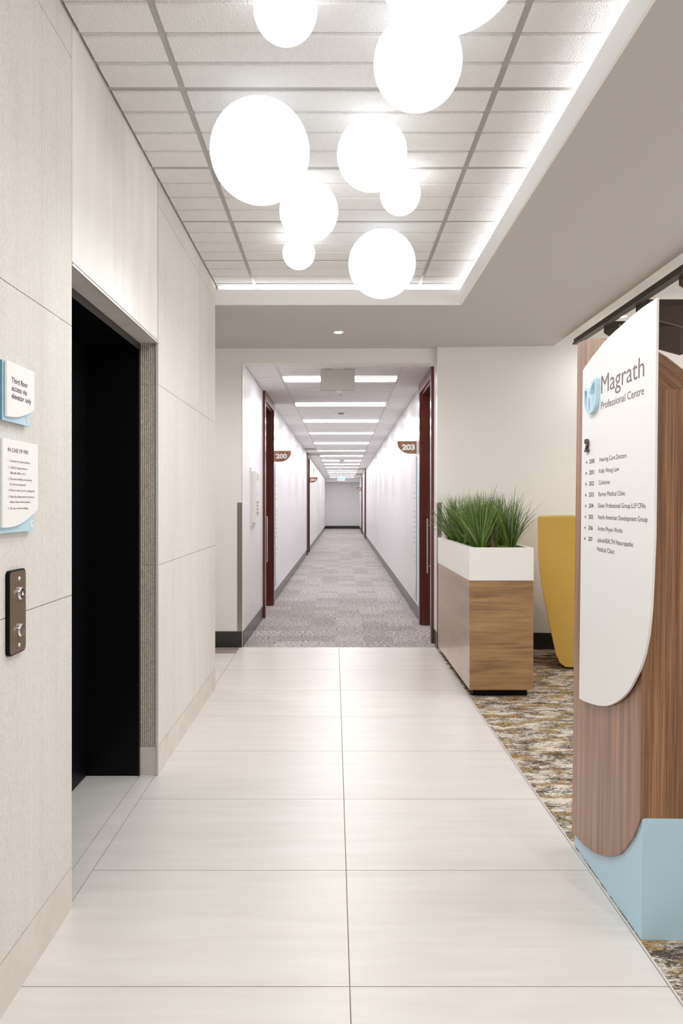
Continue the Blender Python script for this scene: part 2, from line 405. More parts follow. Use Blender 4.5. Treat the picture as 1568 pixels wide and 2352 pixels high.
# lobby end wall
mb = MB()
mb.box(-3.2, -0.838, YW, 6.56, 0, 2.95).box(-0.838, 0.926, YW - 0.0, 6.56, 2.576, 2.95)
struct(mb.build('wall_far', M['paint']), 'beige painted wall around the corridor opening')
wy = lambda x: 6.345 - (x - 0.925) * 0.066
struct(MB().prism([(0.925, wy(0.925)), (4.62, wy(4.62)), (4.62, 6.6), (0.925, 6.56)], 2, 0, 2.95).build('wall_far_right', M['paint']), 'beige painted wall behind the planter and chair')
struct(MB().box(-3.2, -0.836, YW - 0.008, YW + 0.01, 0, 0.145).build('baseboard_far', M['rubber'], bevel=0.001), 'black rubber base left of the corridor')
struct(MB().prism([(0.922, wy(0.925) - 0.008), (4.6, wy(4.6) - 0.008), (4.6, wy(4.6) + 0.01), (0.922, wy(0.925) + 0.01)], 2, 0, 0.15).build('baseboard_far_right', M['rubber']), 'black rubber base behind the planter')
struct(MB().box(-3.35, -3.2, 4.8, 6.6, 0, 2.95).build('wall_side_hall', M['paint']))
struct(MB().box(-3.3, -1.35, 4.80, 4.985, 0, 2.95).build('wall_hall_return', M['paint']))
struct(MB().box(-1.4, 4.7, -3.15, -3.0, 0, 3.0).build('wall_back', M['paint']))
struct(MB().box(4.6, 4.75, -3.0, 6.6, 0, 3.0).build('wall_right', M['paint']))
# corner guards
for x0, x1, y, nm, lb in ((-0.880, -0.838, YW, 'guard', 'thin metal corner guard left of the corridor opening'), (0.9265, 0.962, 6.343, 'guard', 'thin metal corner guard right of the corridor opening, behind the planter')):
    mb = MB().box(x0, x1, y - 0.0025, y, 0.147, 1.31)
    xx = x1 if x0 < 0 else x0
    mb.box(xx - 0.001, xx + 0.0015, y - 0.0025, y + 0.04, 0.147, 1.31) if x0 < 0 else mb.box(xx - 0.003, xx - 0.0005, y - 0.0025, y + 0.04, 0.147, 1.31)
    tag(mb.build('corner_guard', M['guard']), lb, 'corner guard')

# soffit, cove and lobby ceilings
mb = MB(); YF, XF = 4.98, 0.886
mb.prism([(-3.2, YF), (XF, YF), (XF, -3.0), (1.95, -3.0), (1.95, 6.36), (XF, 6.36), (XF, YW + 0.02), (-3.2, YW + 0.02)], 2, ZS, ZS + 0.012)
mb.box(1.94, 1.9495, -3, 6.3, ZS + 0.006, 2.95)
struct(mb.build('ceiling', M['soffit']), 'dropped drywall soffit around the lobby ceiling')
mb = MB().box(-0.845, XF + 0.012, YF - 0.0015, YF + 0.010, ZS - 0.001, 2.813).box(XF - 0.0015, XF + 0.010, -3, YF, ZS - 0.001, 2.813)
mb.box(-0.845, 1.09, 5.17, 5.18, ZS + 0.006, 2.95).box(1.08, 1.09, -3, 5.17, ZS + 0.006, 2.95)
struct(mb.build('trim_4', M['white_paint']), 'white fascia of the lighting cove')
struct(MB().box(1.95, 4.6, -3, 6.4, 2.843, 2.95).build('ceiling', M['paint']), 'higher lounge ceiling')
mb = MB(); mg = MB()
TX = [-0.565, 0.60]; tw = 0.012
mb.box(XL, 1.09, -3, 5.18, 2.853, 2.95)
y0 = 2.625 - 0.154 * 36
k = 0; y = y0
rows = []
while y < 5.15:
    rows.append((y, k)); y += 0.154; k += 1
for y, k in rows:
    isT = (k % 4 == 0)
    for x0, x1 in ((XL + 0.012, TX[0] - tw), (TX[0] + tw, TX[1] - tw), (TX[1] + tw, 1.078)):
        a = y + (0.013 if isT else 0.0095); b = y + 0.154 - (0.013 if (k + 1) % 4 == 0 else 0.0095)
        if b > 5.168: b = 5.168
        if a < b: 
            bv = 0.004
            mb.prism([(a, ZC + bv), (a + bv, ZC), (b - bv, ZC), (b, ZC + bv), (b, 2.856), (a, 2.856)], 0, x0, x1)
            mb.box(x0 - 0.004, x1 + 0.004, a - 0.006, b + 0.006, ZC + 0.008, 2.856)
    if isT: mg.box(XL, 1.078, y - 0.011, y + 0.011, ZC + 0.0055, ZC + 0.012)
c_ = struct(mb.build('ceiling', M['acoustic']), 'white textured acoustic panel ceiling')
for x in TX: mg.box(x - 0.0115, x + 0.0115, -3, 5.168, ZC + 0.005, ZC + 0.012)
mg.box(XL, XL + 0.004, -3, 5.168, ZC + 0.004, ZC + 0.012)
mg.build('ceiling_grid', M['grid'], c_)
# LED strips in the cove
o = MB().box(-0.80, 0.965, YF + 0.085, YF + 0.105, 2.795, 2.808).build('led_strip', M['cove'])
MB().box(-0.80, 0.965, YF + 0.08, YF + 0.11, ZS + 0.012, 2.795).build('strip_channel', M['alu'], o)
tag(o, 'white light strip hidden in the cove above the corridor end', 'light strip')
o = MB().box(XF + 0.085, XF + 0.105, -2.9, YF + 0.08, 2.795, 2.808).build('led_strip', M['cove'])
MB().box(XF + 0.08, XF + 0.11, -2.9, YF + 0.08, ZS + 0.012, 2.795).build('strip_channel', M['alu'], o)
tag(o, 'white light strip hidden in the long cove on the right', 'light strip')

# ------------------------------------------------------------------ corridor
CL, CR = -0.833, 0.925
doorsL = [(8.08, 9.0), (17.85, 18.75), (26.8, 27.7)][:2]; doorsR = [(6.66, 7.575), (25.9, 26.8), (30.5, 31.4)]
ZD = 2.49
def cwall(name, x, side, doors, lab):
    mb = MB(); y = 6.56; xo = x - 0.16 if side < 0 else x + 0.16
    xa, xb = min(x, xo), max(x, xo)
    for a, b in doors:
        mb.box(xa, xb, y, a, 0, 2.7); mb.box(xa, xb, a, b, ZD, 2.7)
        mb.box(xo if side < 0 else xo - 0.02, (xo + 0.02) if side < 0 else xo, a, b, 0, ZD); y = b
    mb.box(xa, xb, y, 37.2, 0, 2.7)
    # the return between lobby wall and corridor
    struct(mb.build(name, M['vinyl']), lab, corridor=True)
    bb = MB(); y = 6.40
    t = 0.006 * (1 if side < 0 else -1)
    for a, b in list(doors) + [(36.9, 0)]:
        a2 = a - 0.08 if b else a
        bb.box(min(x, x + t), max(x, x + t), y, a2, 0.002, 0.14); y = b + 0.08
    return bb
b1 = cwall('wall_corridor_left', CL, -1, doorsL, 'white corridor wall, left'); b2 = cwall('wall_corridor_right', CR, 1, doorsR, 'white corridor wall, right')
struct(b1.build('baseboard_corridor_left', M['rubber']), corridor=True); struct(b2.build('baseboard_corridor_right', M['rubber']), corridor=True)
mb = MB().box(-0.840, -0.8325, YW, 6.57, 0, 2.576).box(0.9245, 0.93, 6.345, 6.57, 0, 2.576)
struct(mb.build('wall_reveal', M['vinyl']), 'white reveal of the corridor opening')
struct(MB().box(-1.1, 1.1, 36.9, 37.1, 0, 2.7).build('wall_corridor_end', M['endpaint']), 'blank wall at the end of the corridor', corridor=True)
struct(MB().box(-1.0, 1.1, 35.9, 36.35, 2.42, 2.7).build('ceiling', M['endpaint']), 'bulkhead at the corridor end', corridor=True)
struct(MB().box(CL, CR, 36.885, 36.9, 0.002, 0.145).build('baseboard_corridor_end', M['rubber']), corridor=True)
LY = [7.28, 9.14, 10.97, 12.83, 15.0, 17.1, 19.0, 21.0, 22.95, 24.95, 27.05, 28.8, 30.65, 32.6, 34.7]
mb = MB().box(-1.0, 1.1, 6.56, 36.9, ZB + 0.006, 2.7); mg = MB()
cx = 0.046; bx0, bx1 = cx - 0.59, cx + 0.59
y = 6.568; k = 0
while y < 35.88:
    y2 = min(y + 0.1525, 35.88)
    if not any(a - 0.145 < y2 - 0.01 and a + 0.145 > y + 0.01 for a in LY):
        mb.box(bx0 + 0.012, bx1 - 0.012, y + 0.007, y2 - 0.007, ZB, ZB + 0.01)
    y = y2
y = 6.568
while y < 35.88:
    y2 = min(y + 0.61, 35.88)
    mb.box(CL + 0.006, bx0 - 0.012, y + 0.008, y2 - 0.008, ZB, ZB + 0.01); mb.box(bx1 + 0.012, CR - 0.006, y + 0.008, y2 - 0.008, ZB, ZB + 0.01)
    y = y2
c_ = struct(mb.build('ceiling', M['acoustic']), 'tiled corridor ceiling', corridor=True)
mg.box(bx0 - 0.012, bx0 + 0.012, 6.568, 35.9, ZB + 0.002, ZB + 0.009).box(bx1 - 0.012, bx1 + 0.012, 6.568, 35.9, ZB + 0.002, ZB + 0.009)
mg.build('ceiling_grid', M['grid_white'], c_)
ordn = ['nearest the lobby', 'second', 'third', 'fourth', 'fifth', 'sixth', 'seventh', 'eighth', 'ninth', 'tenth', 'eleventh', 'twelfth', 'thirteenth', 'fourteenth', 'last before the end wall']
def mk_bar():
    t = thing('ceiling_light', '', 'ceiling light', (cx, LY[0], ZB), 'light bars along the corridor ceiling', True)
    fr = MB()
    fr.box(-0.592, 0.592, -0.142, -0.132, -0.004, 0.003).box(-0.592, 0.592, 0.132, 0.142, -0.004, 0.003).box(-0.592, -0.58, -0.132, 0.132, -0.004, 0.003).box(0.58, 0.592, -0.132, 0.132, -0.004, 0.003)
    fr.build('light_frame', M['white'], t)
    MB().box(-0.58, 0.58, -0.132, 0.132, -0.002, 0.003).build('diffuser', M['bar'], t)
    return t
bar0 = mk_bar()
for i, yy in enumerate(LY):
    if i == 0: o = bar0
    else:
        o = bar0.copy(); col.objects.link(o)
        for ch in bar0.children: c2 = ch.copy(); col.objects.link(c2); c2.parent = o
        o.matrix_world = CM @ Matrix.Translation((cx, yy - 6.385, ZB))
    o['label'] = ('long white light bar in the corridor ceiling, ' + (ordn[i] if i in (0, 14) else ordn[i] + ' from the lobby'))

# suite doors
def suite_door(n, x, side, a, b, lab):
    s = 1 if side < 0 else -1                      # direction into the corridor
    mid = (a + b) / 2
    t = sempty('door_%d' % n, (x, mid, 0), True, lab)
    L = lambda mb, nm, m_, **kw: mb.build(nm, m_, t, off=(0, mid, 0), **kw)
    def bx(mb, u0, u1, y0, y1, z0, z1): return mb.box(min(s * u0, s * u1), max(s * u0, s * u1), y0, y1, z0, z1)
    f = MB()
    for y0, y1 in ((a - 0.085, a + 0.002), (b - 0.002, b + 0.085)): bx(f, 0.0005, 0.028, y0, y1, 0.003, ZB - 0.001)
    bx(f, 0.0005, 0.028, a, b, ZD - 0.005, ZB - 0.001)
    for y0, y1 in ((a + 0.0005, a + 0.022), (b - 0.022, b - 0.0005)): bx(f, -0.135, 0.001, y0, y1, 0.003, ZD - 0.001)
    bx(f, -0.135, 0.001, a, b, ZD - 0.025, ZD - 0.001)
    L(f, 'door_frame', M['mahog'], bevel=0.002)
    lf = MB(); bx(lf, -0.130, -0.085, a + 0.025, b - 0.025, 0.012, ZD - 0.03); leaf = L(lf, 'door_leaf', M['mahog'], bevel=0.002)
    if n <= 3:
        h = MB(); hy = b - 0.16 if n == 2 else b - 0.12
        h.cyl((s * -0.045, hy - mid, 0.567), 0.011, 0.575); 
        for z in (0.64, 1.07): h.cyl((s * -0.045, hy - mid, z), 0.006, s * -0.042, ax=0, n=12)
        h.build('door_handle', M['steel'], t)
suite_door(2, CL, -1, *doorsL[0], 'dark red wood door frame of suite 200 on the left')
suite_door(3, CR, 1, *doorsR[0], 'dark red wood door frame of suite 203 at the corridor entrance')
suite_door(4, CL, -1, *doorsL[1], 'dark red door frame of suite 201')
suite_door(5, CR, 1, *doorsR[1], 'dark red door frame far down on the right')
suite_door(6, CR, 1, *doorsR[2], 'dark red door frame of suite 202 at the far end')

# blade signs
def blade(num, x, side, y, ztop, lab):
    t = thing('suite_sign', lab, 'door sign', (x, y, ztop - 0.147), 'wooden suite number signs', True)
    s = 1 if side < 0 else -1; W, Hh = 0.228, 0.147
    pts = [(0, Hh), (W, Hh)]
    for k in range(1, 12):
        q = k / 12 * math.pi / 2; pts.append((W - 0.15 + 0.15 * math.cos(q), 0.135 - 0.135 * math.sin(q)))
    pts += [(W - 0.15, 0), (0, 0)]
    c = [(s * u, v) for u, v in pts]
    MB().prism([(s * (u * 1.0), v) for u, v in pts], 1, 0.003, 0.012).build('sign_back', M['white'], t)
    cxn = s * W * 0.5; 
    MB().prism([(cxn + (u - cxn) * 0.965, Hh * .5 + (v - Hh * .5) * 0.955) for u, v in c], 1, 0, 0.003).build('sign_face', M['signwood'], t)
    cw = 0.150; st = 0.024 if s > 0 else -0.174
    text('sign_number', num, (st, -0.006, 0.046), (1, 0, 0), (0, 0, 1), 0.066, cw, M['white'], t, bold=0.05, depth=-0.006)
    MB().box(min(s * 0.0, s * 0.006), max(s * 0.0, s * 0.006), -0.008, 0.02, 0.0, Hh).build('sign_bracket', M['alu'], t)
blade('200', CL, -1, 9.3, 2.0, 'brown half-leaf sign reading 200 on the left corridor wall')
blade('203', CR, 1, 8.1, 2.02, 'brown half-leaf sign reading 203 on the right corridor wall')
blade('201', CL, -1, 19.1, 2.02, 'brown half-leaf sign reading 201 farther down the left wall')
blade('202', CR, 1, 31.9, 2.03, 'small distant brown sign reading 202 near the corridor end')

# tall door graphics beside the two near doors
def wall_panel(x, side, y0, y1, lab):
    s = 1 if side < 0 else -1; mid = (y0 + y1) / 2
    t = thing('directory_panel', lab, 'wall panel', (x, mid, 0.18), None, True)
    hw = (y1 - y0) / 2
    def B(a, b, c, d, u0, u1, m_, nm, mb=None):
        (mb or MB()).box(min(s * u0, s * u1), max(s * u0, s * u1), a, b, c, d).build(nm, m_, t)
    B(-hw, hw, 0, 1.66, 0.0005, 0.006, M['panel'], 'panel_face')
    B(-hw - 0.004, -hw, 0, 1.66, 0.0005, 0.007, M['blueedge'], 'panel_edge')
    mb = MB()
    rnd = random.Random(3)
    for z in (1.36, 1.24, 1.18, 1.02, 0.96, 0.90, 0.84, 0.78, 0.72, 0.66, 0.50, 0.43):
        yy = -0.12
        for q in range(rnd.choice((3, 4, 5))):
            ww = rnd.uniform(0.02, 0.05); mb.box(min(s * .006, s * .0066), max(s * .006, s * .0066), yy, yy + ww, z, z + 0.012); yy += ww + 0.012
    mb.build('panel_lettering', M['greyink'], t)['kind'] = 'stuff'
    pts = [(-hw, 0.0), (hw, 0.0), (hw, 0.02)] + [(hw - 2 * hw * k / 8, 0.02 + 0.26 * (k / 8) ** 2.2) for k in range(1, 9)]
    MB().prism(pts, 0, s * 0.006, s * 0.0068).build('panel_swoosh', M['swoosh'], t)
wall_panel(CL, -1, 9.42, 9.85, 'tall white wall panel on the left corridor wall, beyond the first red door frame')
wall_panel(CR, 1, 8.13, 8.58, 'tall white lettered panel on the right wall below the brown sign')

# fire extinguisher cabinet
t = thing('extinguisher_cabinet', 'white wall cabinet with narrow glass pane and latch, left of the corridor', 'fire cabinet', (CL, 6.93, 1.08), None, True)
mb = MB().box(0.0005, 0.012, -0.03, 0.32, 0, 0.58); mb.build('cabinet_frame', M['white'], t, bevel=0.002)
MB().box(0.012, 0.052, 0.0, 0.285, 0.035, 0.54).build('cabinet_door', M['plastic'], t, bevel=0.003)
MB().box(0.052, 0.0535, 0.05, 0.235, 0.10, 0.42).build('glass_pane', M['glass'], t)
MB().box(0.052, 0.062, 0.10, 0.19, 0.46, 0.53).build('latch', M['plastic'], t, bevel=0.002)
MB().box(0.062, 0.0625, 0.125, 0.16, 0.485, 0.505).build('latch_mark', M['black2'], t)
mb = MB()
for z in (0.12, 0.155, 0.19, 0.225): mb.box(0.0535, 0.054, 0.06, 0.22, z, z + 0.02)
mb.build('red_label', M['red'], t)
# sign box, detectors, vents
t = thing('exit_sign', 'blank grey back of a hanging sign at the corridor entrance', 'hanging sign', (0.026, 6.72, 2.38), None, True)
MB().box(-0.163, 0.163, -0.02, 0.02, 0, 0.195).build('sign_body', M['greybox'], t, bevel=0.004)
MB().box(-0.058, 0.058, -0.03, 0.03, 0.195, 0.2045).build('ceiling_mount', M['alu'], t, bevel=0.002)
MB().cyl((0, -0.0205, 0.10), 0.004, 0.002, ax=1, n=12).build('screw', M['alu'], t)
t = thing('exit_sign', 'small green and white running figure exit sign at the corridor end', 'exit sign', (0.0, 33.0, 2.385), None, True)
MB().box(-0.16, 0.16, -0.02, 0.02, 0, 0.175).build('sign_body', M['exitwhite'], t, bevel=0.004)
mb = MB().box(-0.135, 0.135, -0.023, -0.02, 0.02, 0.15); mb.build('green_field', M['teal'], t)
mb = MB(); Y0, Y1 = -0.026, -0.023
mb.cyl((-0.02, Y0, 0.128), 0.012, 0.003, ax=1, n=12)
for pts in ([(-0.05, .115), (0.0, .12), (0.01, .105), (-0.02, .07), (-0.045, .075)], [(-0.045, .075), (-.02, .07), (-.01, .045), (-.03, .03), (-.02, .05)], [(-.03, .075), (-.06, .05), (-.09, .055), (-.09, .045), (-.055, .04)],
            [(0.0, .12), (.03, .105), (.03, .098), (0, .108)], [(.06, .03), (.115, .03), (.115, .14), (.06, .14)]):
    mb.prism(pts, 1, Y0, Y1)
mb.build('running_figure', M['exitwhite'], t)
MB().box(-0.05, 0.05, -0.02, 0.02, 0.175, 0.2).build('ceiling_mount', M['alu'], t)
t = thing('smoke_detector', 'white domed smoke detector just behind the hanging grey sign', 'smoke detector', (0.045, 8.0, ZB), None, True)
MB().lathe((0, 0, 0), [(0.0, -0.0005), (0.058, -0.0005), (0.058, -0.012), (0.045, -0.03), (0.024, -0.045), (0.0, -0.047)]).build('detector_body', M['plastic'], t, smooth=True)
MB().cyl((0, 0, -0.054), 0.012, 0.01).build('detector_lens', M['vent'], t)
t = thing('ceiling_speaker', 'round white flush ceiling ring between the second and third light bars', 'ceiling fitting', (0.05, 9.95, ZB), None, True)
MB().lathe((0, 0, 0), [(0.0, -0.0005), (0.11, -0.0005), (0.11, -0.004), (0.075, -0.012), (0.05, -0.008), (0, -0.008)]).build('ring', M['plastic'], t, smooth=True)
MB().lathe((0, 0, -0.008), [(0.045, 0), (0.04, -0.014), (0.0, -0.016)], 24).build('centre_cap', M['vent'], t, smooth=True)
t = thing('smoke_detector', 'small white detector beside the eighth light bar', 'smoke detector', (0.05, 20.5, ZB), None, True)
MB().lathe((0, 0, 0), [(0.0, -0.0005), (0.09, -0.0005), (0.085, -0.02), (0.05, -0.05), (0.0, -0.055)]).build('detector_body', M['plastic'], t, smooth=True)
MB().lathe((0, 0, -0.05), [(0.02, 0), (0.018, -0.01), (0, -0.012)], 16).build('detector_lens', M['vent'], t)
for x, y, lb in ((-0.69, 16.55, 'grey slotted ceiling vent on the left before the suite 201 door'), (0.78, 25.7, 'grey slotted ceiling vent on the far right of the corridor'), (0.78, 30.3, 'farthest grey slotted ceiling vent on the right')):
    t = thing('ceiling_vent', lb, 'ceiling vent', (x, y, ZB), 'corridor ceiling vents', True)
    MB().box(-0.125, 0.125, -0.27, 0.27, -0.003, -0.0005).build('vent_plate', M['vent'], t)
    mb = MB()
    for k in range(9): mb.box(-0.12, 0.12, -0.25 + k * 0.06, -0.235 + k * 0.06, -0.008, -0.003)
    mb.build('vent_slats', M['grid_white'], t)
o = MB().box(0, 0.03, -0.04, 0.04, 0, 0.11).build('alarm_strobe', M['greybox'], bevel=0.004)
o.matrix_world = CM @ Matrix.Translation((CL, 21.6 - 6.385, 2.26)); tag(o, 'small grey box high on the left corridor wall past the 201 sign', 'alarm')

# ------------------------------------------------------------------ globe lights
globes = [(0.0930, 2.06, 655, 'small glowing globe at the top left, cut by the frame'),
          (0.190, 1.69, 1034, 'largest nearest globe, only its underside showing at the top'),
          (0.140, 2.235, 959, 'medium globe right of centre near the top'),
          (0.190, 2.70, 597, 'big globe farthest to the left'),
          (0.140, 2.82, 854, 'medium globe in the middle of the cluster'),
          (0.140, 3.37, 709, 'medium globe partly behind the big left globe'),
          (0.0935, 3.29, 919, 'small globe just behind the middle medium globe'),
          (0.0930, 4.06, 686, 'small globe low on the left, behind a medium globe'),
          (0.189, 3.965, 877, 'big globe hanging farthest away, in front of the cove edge')]
for r, y, px, lb in globes:
    x = (px - HX) * y / F
    if r == 0.19 and y < 2: x = (1034 - HX) * y / F
    t = thing('globe_light', 'white ' + lb, 'globe light', (x, y, ZC - r - 0.004), 'white globe lights on the lobby ceiling')
    prof = [(r * math.sin(math.pi * k / 32), -r * math.cos(math.pi * k / 32)) for k in range(33)]
    MB().lathe((0, 0, 0), prof, 56).build('globe_shade', M['globe' if r > .16 else ('globe_m' if r > .12 else 'globe_s')], t, smooth=True)
    MB().cyl((0, 0, r - 0.004), r * 0.2, 0.0075, n=32).build('ceiling_mount', M['white'], t)
    ld = bpy.data.lights.new('globe_fill_lamp', 'SPOT'); ld.energy = GLOBE_FILL_W * 12.5 * r * r; ld.spot_size = R(180); ld.spot_blend = 1.0; ld.shadow_soft_size = r * 0.5; ld.color = (0.94, 0.97, 1)  # spot added below each globe to light the room without brightening the ceiling
    lo = bpy.data.objects.new('globe_fill_spot', ld); col.objects.link(lo); lo.parent = t; lo.location = (0, 0, -r - r * 0.5 - 0.01)

# downlights
def downlight(x, y, z, lab, pw=SPOT_W, r=0.033):
    t = thing('downlight', lab, 'downlight', (x, y, z), 'round recessed downlights')
    MB().lathe((0, 0, 0), [(r + 0.010, -0.0005), (r + 0.010, -0.003), (r, -0.003), (r, -0.0008)], 32).build('trim_ring', M['white'], t)
    MB().cyl((0, 0, -0.0022), r, 0.0015, n=32).build('lens', M['led'], t)
    ld = bpy.data.lights.new('downlight_beam', 'SPOT'); ld.energy = pw; ld.spot_size = R(165); ld.spot_blend = 1.0; ld.shadow_soft_size = 0.04; ld.color = (1, 0.97, 0.93)
    lo = bpy.data.objects.new('downlight_beam', ld); col.objects.link(lo); lo.parent = t; lo.location = (0, 0, -0.03)
downlight(0.032, 5.78, ZS, 'tiny bright downlight in the soffit above the corridor opening')
downlight(2.37, 5.81, 2.843, 'bright downlight in the lounge ceiling beside the white sign', 22)
downlight(1.45, 0.4, ZS, 'added fill downlight in the soffit right of the camera, out of frame')  # this and the next three are added for brightness, out of view
downlight(3.2, 4.0, 2.843, 'added lounge fill downlight beyond the sign tower, out of view')
downlight(3.2, 1.2, 2.843, 'added lounge fill downlight outside the frame at right')
downlight(-1.9, 5.7, ZS, 'added fill downlight in the unseen side hall left of the corridor')

# ------------------------------------------------------------------ sign tower
TY, TX0, LEAN = 2.095, 0.914, 0.0115
tower = thing('sign_tower', 'tall freestanding directory sign with wood, white and pale blue faces', 'directory sign', (TX0, TY, 0), rot=(0, LEAN, 0))
def L2(px, py, X0):
    z = 1.3
    for _ in range(4):
        X = X0 + LEAN * z; Y = X * F / (px - HX); z = H + (HY - py) * Y / F
    return (Y - TY, z)
U = X0 = None
def ex(X0): return X0 - TX0
# blue base
MB().box(-0.004, 0.40, 0.0, 0.585, 0.003, 0.366).build('base_block', M['lacq'], tower, bevel=0.002)
# wooden body with leaf-shaped top
def side_z(Y):
    P = [(0, 1.64), (0.03, 1.70), (0.08, 1.76), (0.15, 1.806), (0.22, 1.836), (0.283, 1.852), (0.314, 1.864), (0.38, 1.881), (0.468, 1.897), (0.541, 1.904), (0.60, 1.905)]
    for (a, za), (b, zb) in zip(P[:-1], P[1:]):
        if Y <= b: return za + (zb - za) * (Y - a) / (b - a)
    return P[-1][1]
def front_z(X):
    P = [(0, 2.0), (0.02, 1.93), (0.05, 1.87), (0.096, 1.765), (0.148, 1.69), (0.21, 1.58), (0.26, 1.46), (0.30, 1.33), (0.34, 1.10), (0.36, 0.9)]
    for (a, za), (b, zb) in zip(P[:-1], P[1:]):
        if X <= b: return za + (zb - za) * (X - a) / (b - a)
    return P[-1][1]
nx, ny = 110, 60
mb = MB(); idx = {}
for i in range(nx + 1):
    for j in range(ny + 1):
        X = 0.003 + 0.355 * i / nx; Y = 0.585 * (j / ny) ** 1.3
        idx[i, j] = len(mb.v); a_, b_ = side_z(Y), front_z(X); k_ = 0.018
        mb.v.append((X, Y, min(a_, b_) - k_ * math.log(1 + math.exp(-abs(a_ - b_) / k_))))
for i in range(nx):
    for j in range(ny): mb.f.append((idx[i, j], idx[i + 1, j], idx[i + 1, j + 1], idx[i, j + 1])); mb.m.append(1)
ring = [idx[i, 0] for i in range(nx + 1)] + [idx[nx, j] for j in range(1, ny + 1)] + [idx[i, ny] for i in range(nx - 1, -1, -1)] + [idx[0, j] for j in range(ny - 1, 0, -1)]
low = []; seamv = {}
for q in ring:
    v = mb.v[q]; low.append(len(mb.v)); mb.v.append((v[0], v[1], 0.366))
n = len(ring)
for a in range(n):
    b = (a + 1) % n; mb.f.append((ring[a], ring[b], low[b], low[a])); mb.m.append(0)
mb.f.append(tuple(low)); mb.m.append(0)
mb.build('wood_body', [M['veneer'], M['veneer_top']], tower)
# wood face plate on the corridor side
XWf = 0.903
wp = [(1331.5, 785), (1339, 782), (1347, 779.5), (1357, 777.3), (1367.6, 776.9), (1376, 777.4), (1384, 778.5), (1392, 781.5)]
top = [L2(x, y, XWf) for x, y in wp]
top[0] = (0.592, top[0][1]); top = [p for p in top if p[0] < 0.60] 
top += [(0.22, 1.832), (0.15, 1.80), (0.08, 1.752), (0.03, 1.695), (-0.001, 1.635)]
bp = [(1478.2, 1879), (1471.3, 1899.7), (1460.2, 1924.6), (1443.6, 1949.5), (1427, 1966), (1410.5, 1970), (1396, 1969.5), (1382.9, 1966), (1360.8, 1956.4), (1341.4, 1941), (1327, 1925), (1318, 1915)]
bot = [L2(x, y, XWf) for x, y in bp]; sh = -0.001 - bot[0][0]; bot = [(p[0] + sh * (1 - k / 11), p[1] - (0.006 if k < 3 else 0.003)) for k, p in enumerate(bot)]; bot[0] = (-0.001, 0.366); bot[-1] = (0.592, bot[-1][1])
MB().prism(top + bot, 0, ex(XWf), ex(0.9165)).build('wood_panel', M['veneer'], tower, bevel=0.0008)
# white face plate
XWh = 0.889
wt = [(1336.4, 852.5), (1343.5, 841.8), (1351.4, 831.2), (1361, 817.8), (1371.7, 804.9), (1382, 791.5), (1392, 779.5), (1402, 769.5), (1412.3, 760.2), (1432.6, 742), (1452.8, 723.7), (1473.1, 707.5), (1493.4, 693.7), (1508.6, 683.8),
      (1506.8, 900), (1504.6, 987), (1502, 1100), (1498.7, 1239), (1496.5, 1350), (1493.6, 1405), (1487.8, 1460.5), (1479.6, 1502), (1473, 1524), (1465.7, 1543), (1449.2, 1576.5), (1440, 1590), (1429.8, 1601.4), (1420, 1609.5), (1410.5, 1615), (1399, 1620), (1388.4, 1622), (1374, 1621), (1360.8, 1618), (1341.4, 1611), (1327, 1603)]
wl = [L2(x, y, XWh) for x, y in wt]
for a in (0, -1): wl[a] = (0.490, wl[a][1])
for a in range(13, 18): wl[a] = (-0.100, wl[a][1])
MB().prism(wl, 0, ex(XWh), ex(XWh + 0.0075)).build('white_panel', M['panel'], tower, bevel=0.0006)
for yy, zz in ((0.08, 0.9), (0.35, 0.9), (0.08, 1.6), (0.35, 1.75), (0.2, 1.3)): MB().cyl((ex(XWh + 0.0072), yy, zz), 0.012, 0.0092, ax=0, n=16).build('spacer', M['alu'], tower)
# logo
lx = ex(0.8885 - 0.014)
def lp(u, v): return L2(1325 + u / 19.6, 850 + v / 19.6, 0.8745)
outer = [(300, 810), (360, 800), (430, 830), (490, 890), (535, 975), (545, 900), (570, 770), (605, 650), (650, 530), (700, 440), (760, 385), (830, 355), (828, 700), (825, 1100), (820, 1350), (800, 1520), (765, 1660), (715, 1780), (640, 1890), (560, 1955), (470, 1985), (415, 1910), (365, 1800), (325, 1660), (305, 1500), (298, 1200)]
holes = [[(338, 925), (400, 955), (450, 1015), (438, 1150), (428, 1400), (432, 1600), (452, 1865), (400, 1770), (360, 1640), (342, 1480)],
         [(538, 1230), (560, 1380), (573, 1550), (572, 1790), (535, 1825), (500, 1830), (502, 1550), (515, 1380)],
         [(785, 490), (715, 590), (650, 720), (605, 860), (565, 1050), (620, 1150), (670, 1290), (705, 1450), (715, 1640), (755, 1530), (778, 1350), (786, 1150)]]
cu = bpy.data.curves.new('logo', 'CURVE'); cu.dimensions = '2D'; cu.fill_mode = 'BOTH'; cu.extrude = 0.007
for poly in [outer] + holes:
    sp = cu.splines.new('POLY'); sp.points.add(len(poly) - 1); sp.use_cyclic_u = True
    for q, (u, v) in enumerate(poly):
        a, b = lp(u, v); sp.points[q].co = (a, b, 0, 1)
me = curve_mesh(cu)
for v in me.vertices: v.co = (lx + 0.007 + v.co.z, v.co.x, v.co.y)
me.materials.clear(); me.materials.append(M['blueplate']); o = bpy.data.objects.new('logo', me); col.objects.link(o); o.parent = tower
o['label'] = 'raised pale blue double-leaf logo'
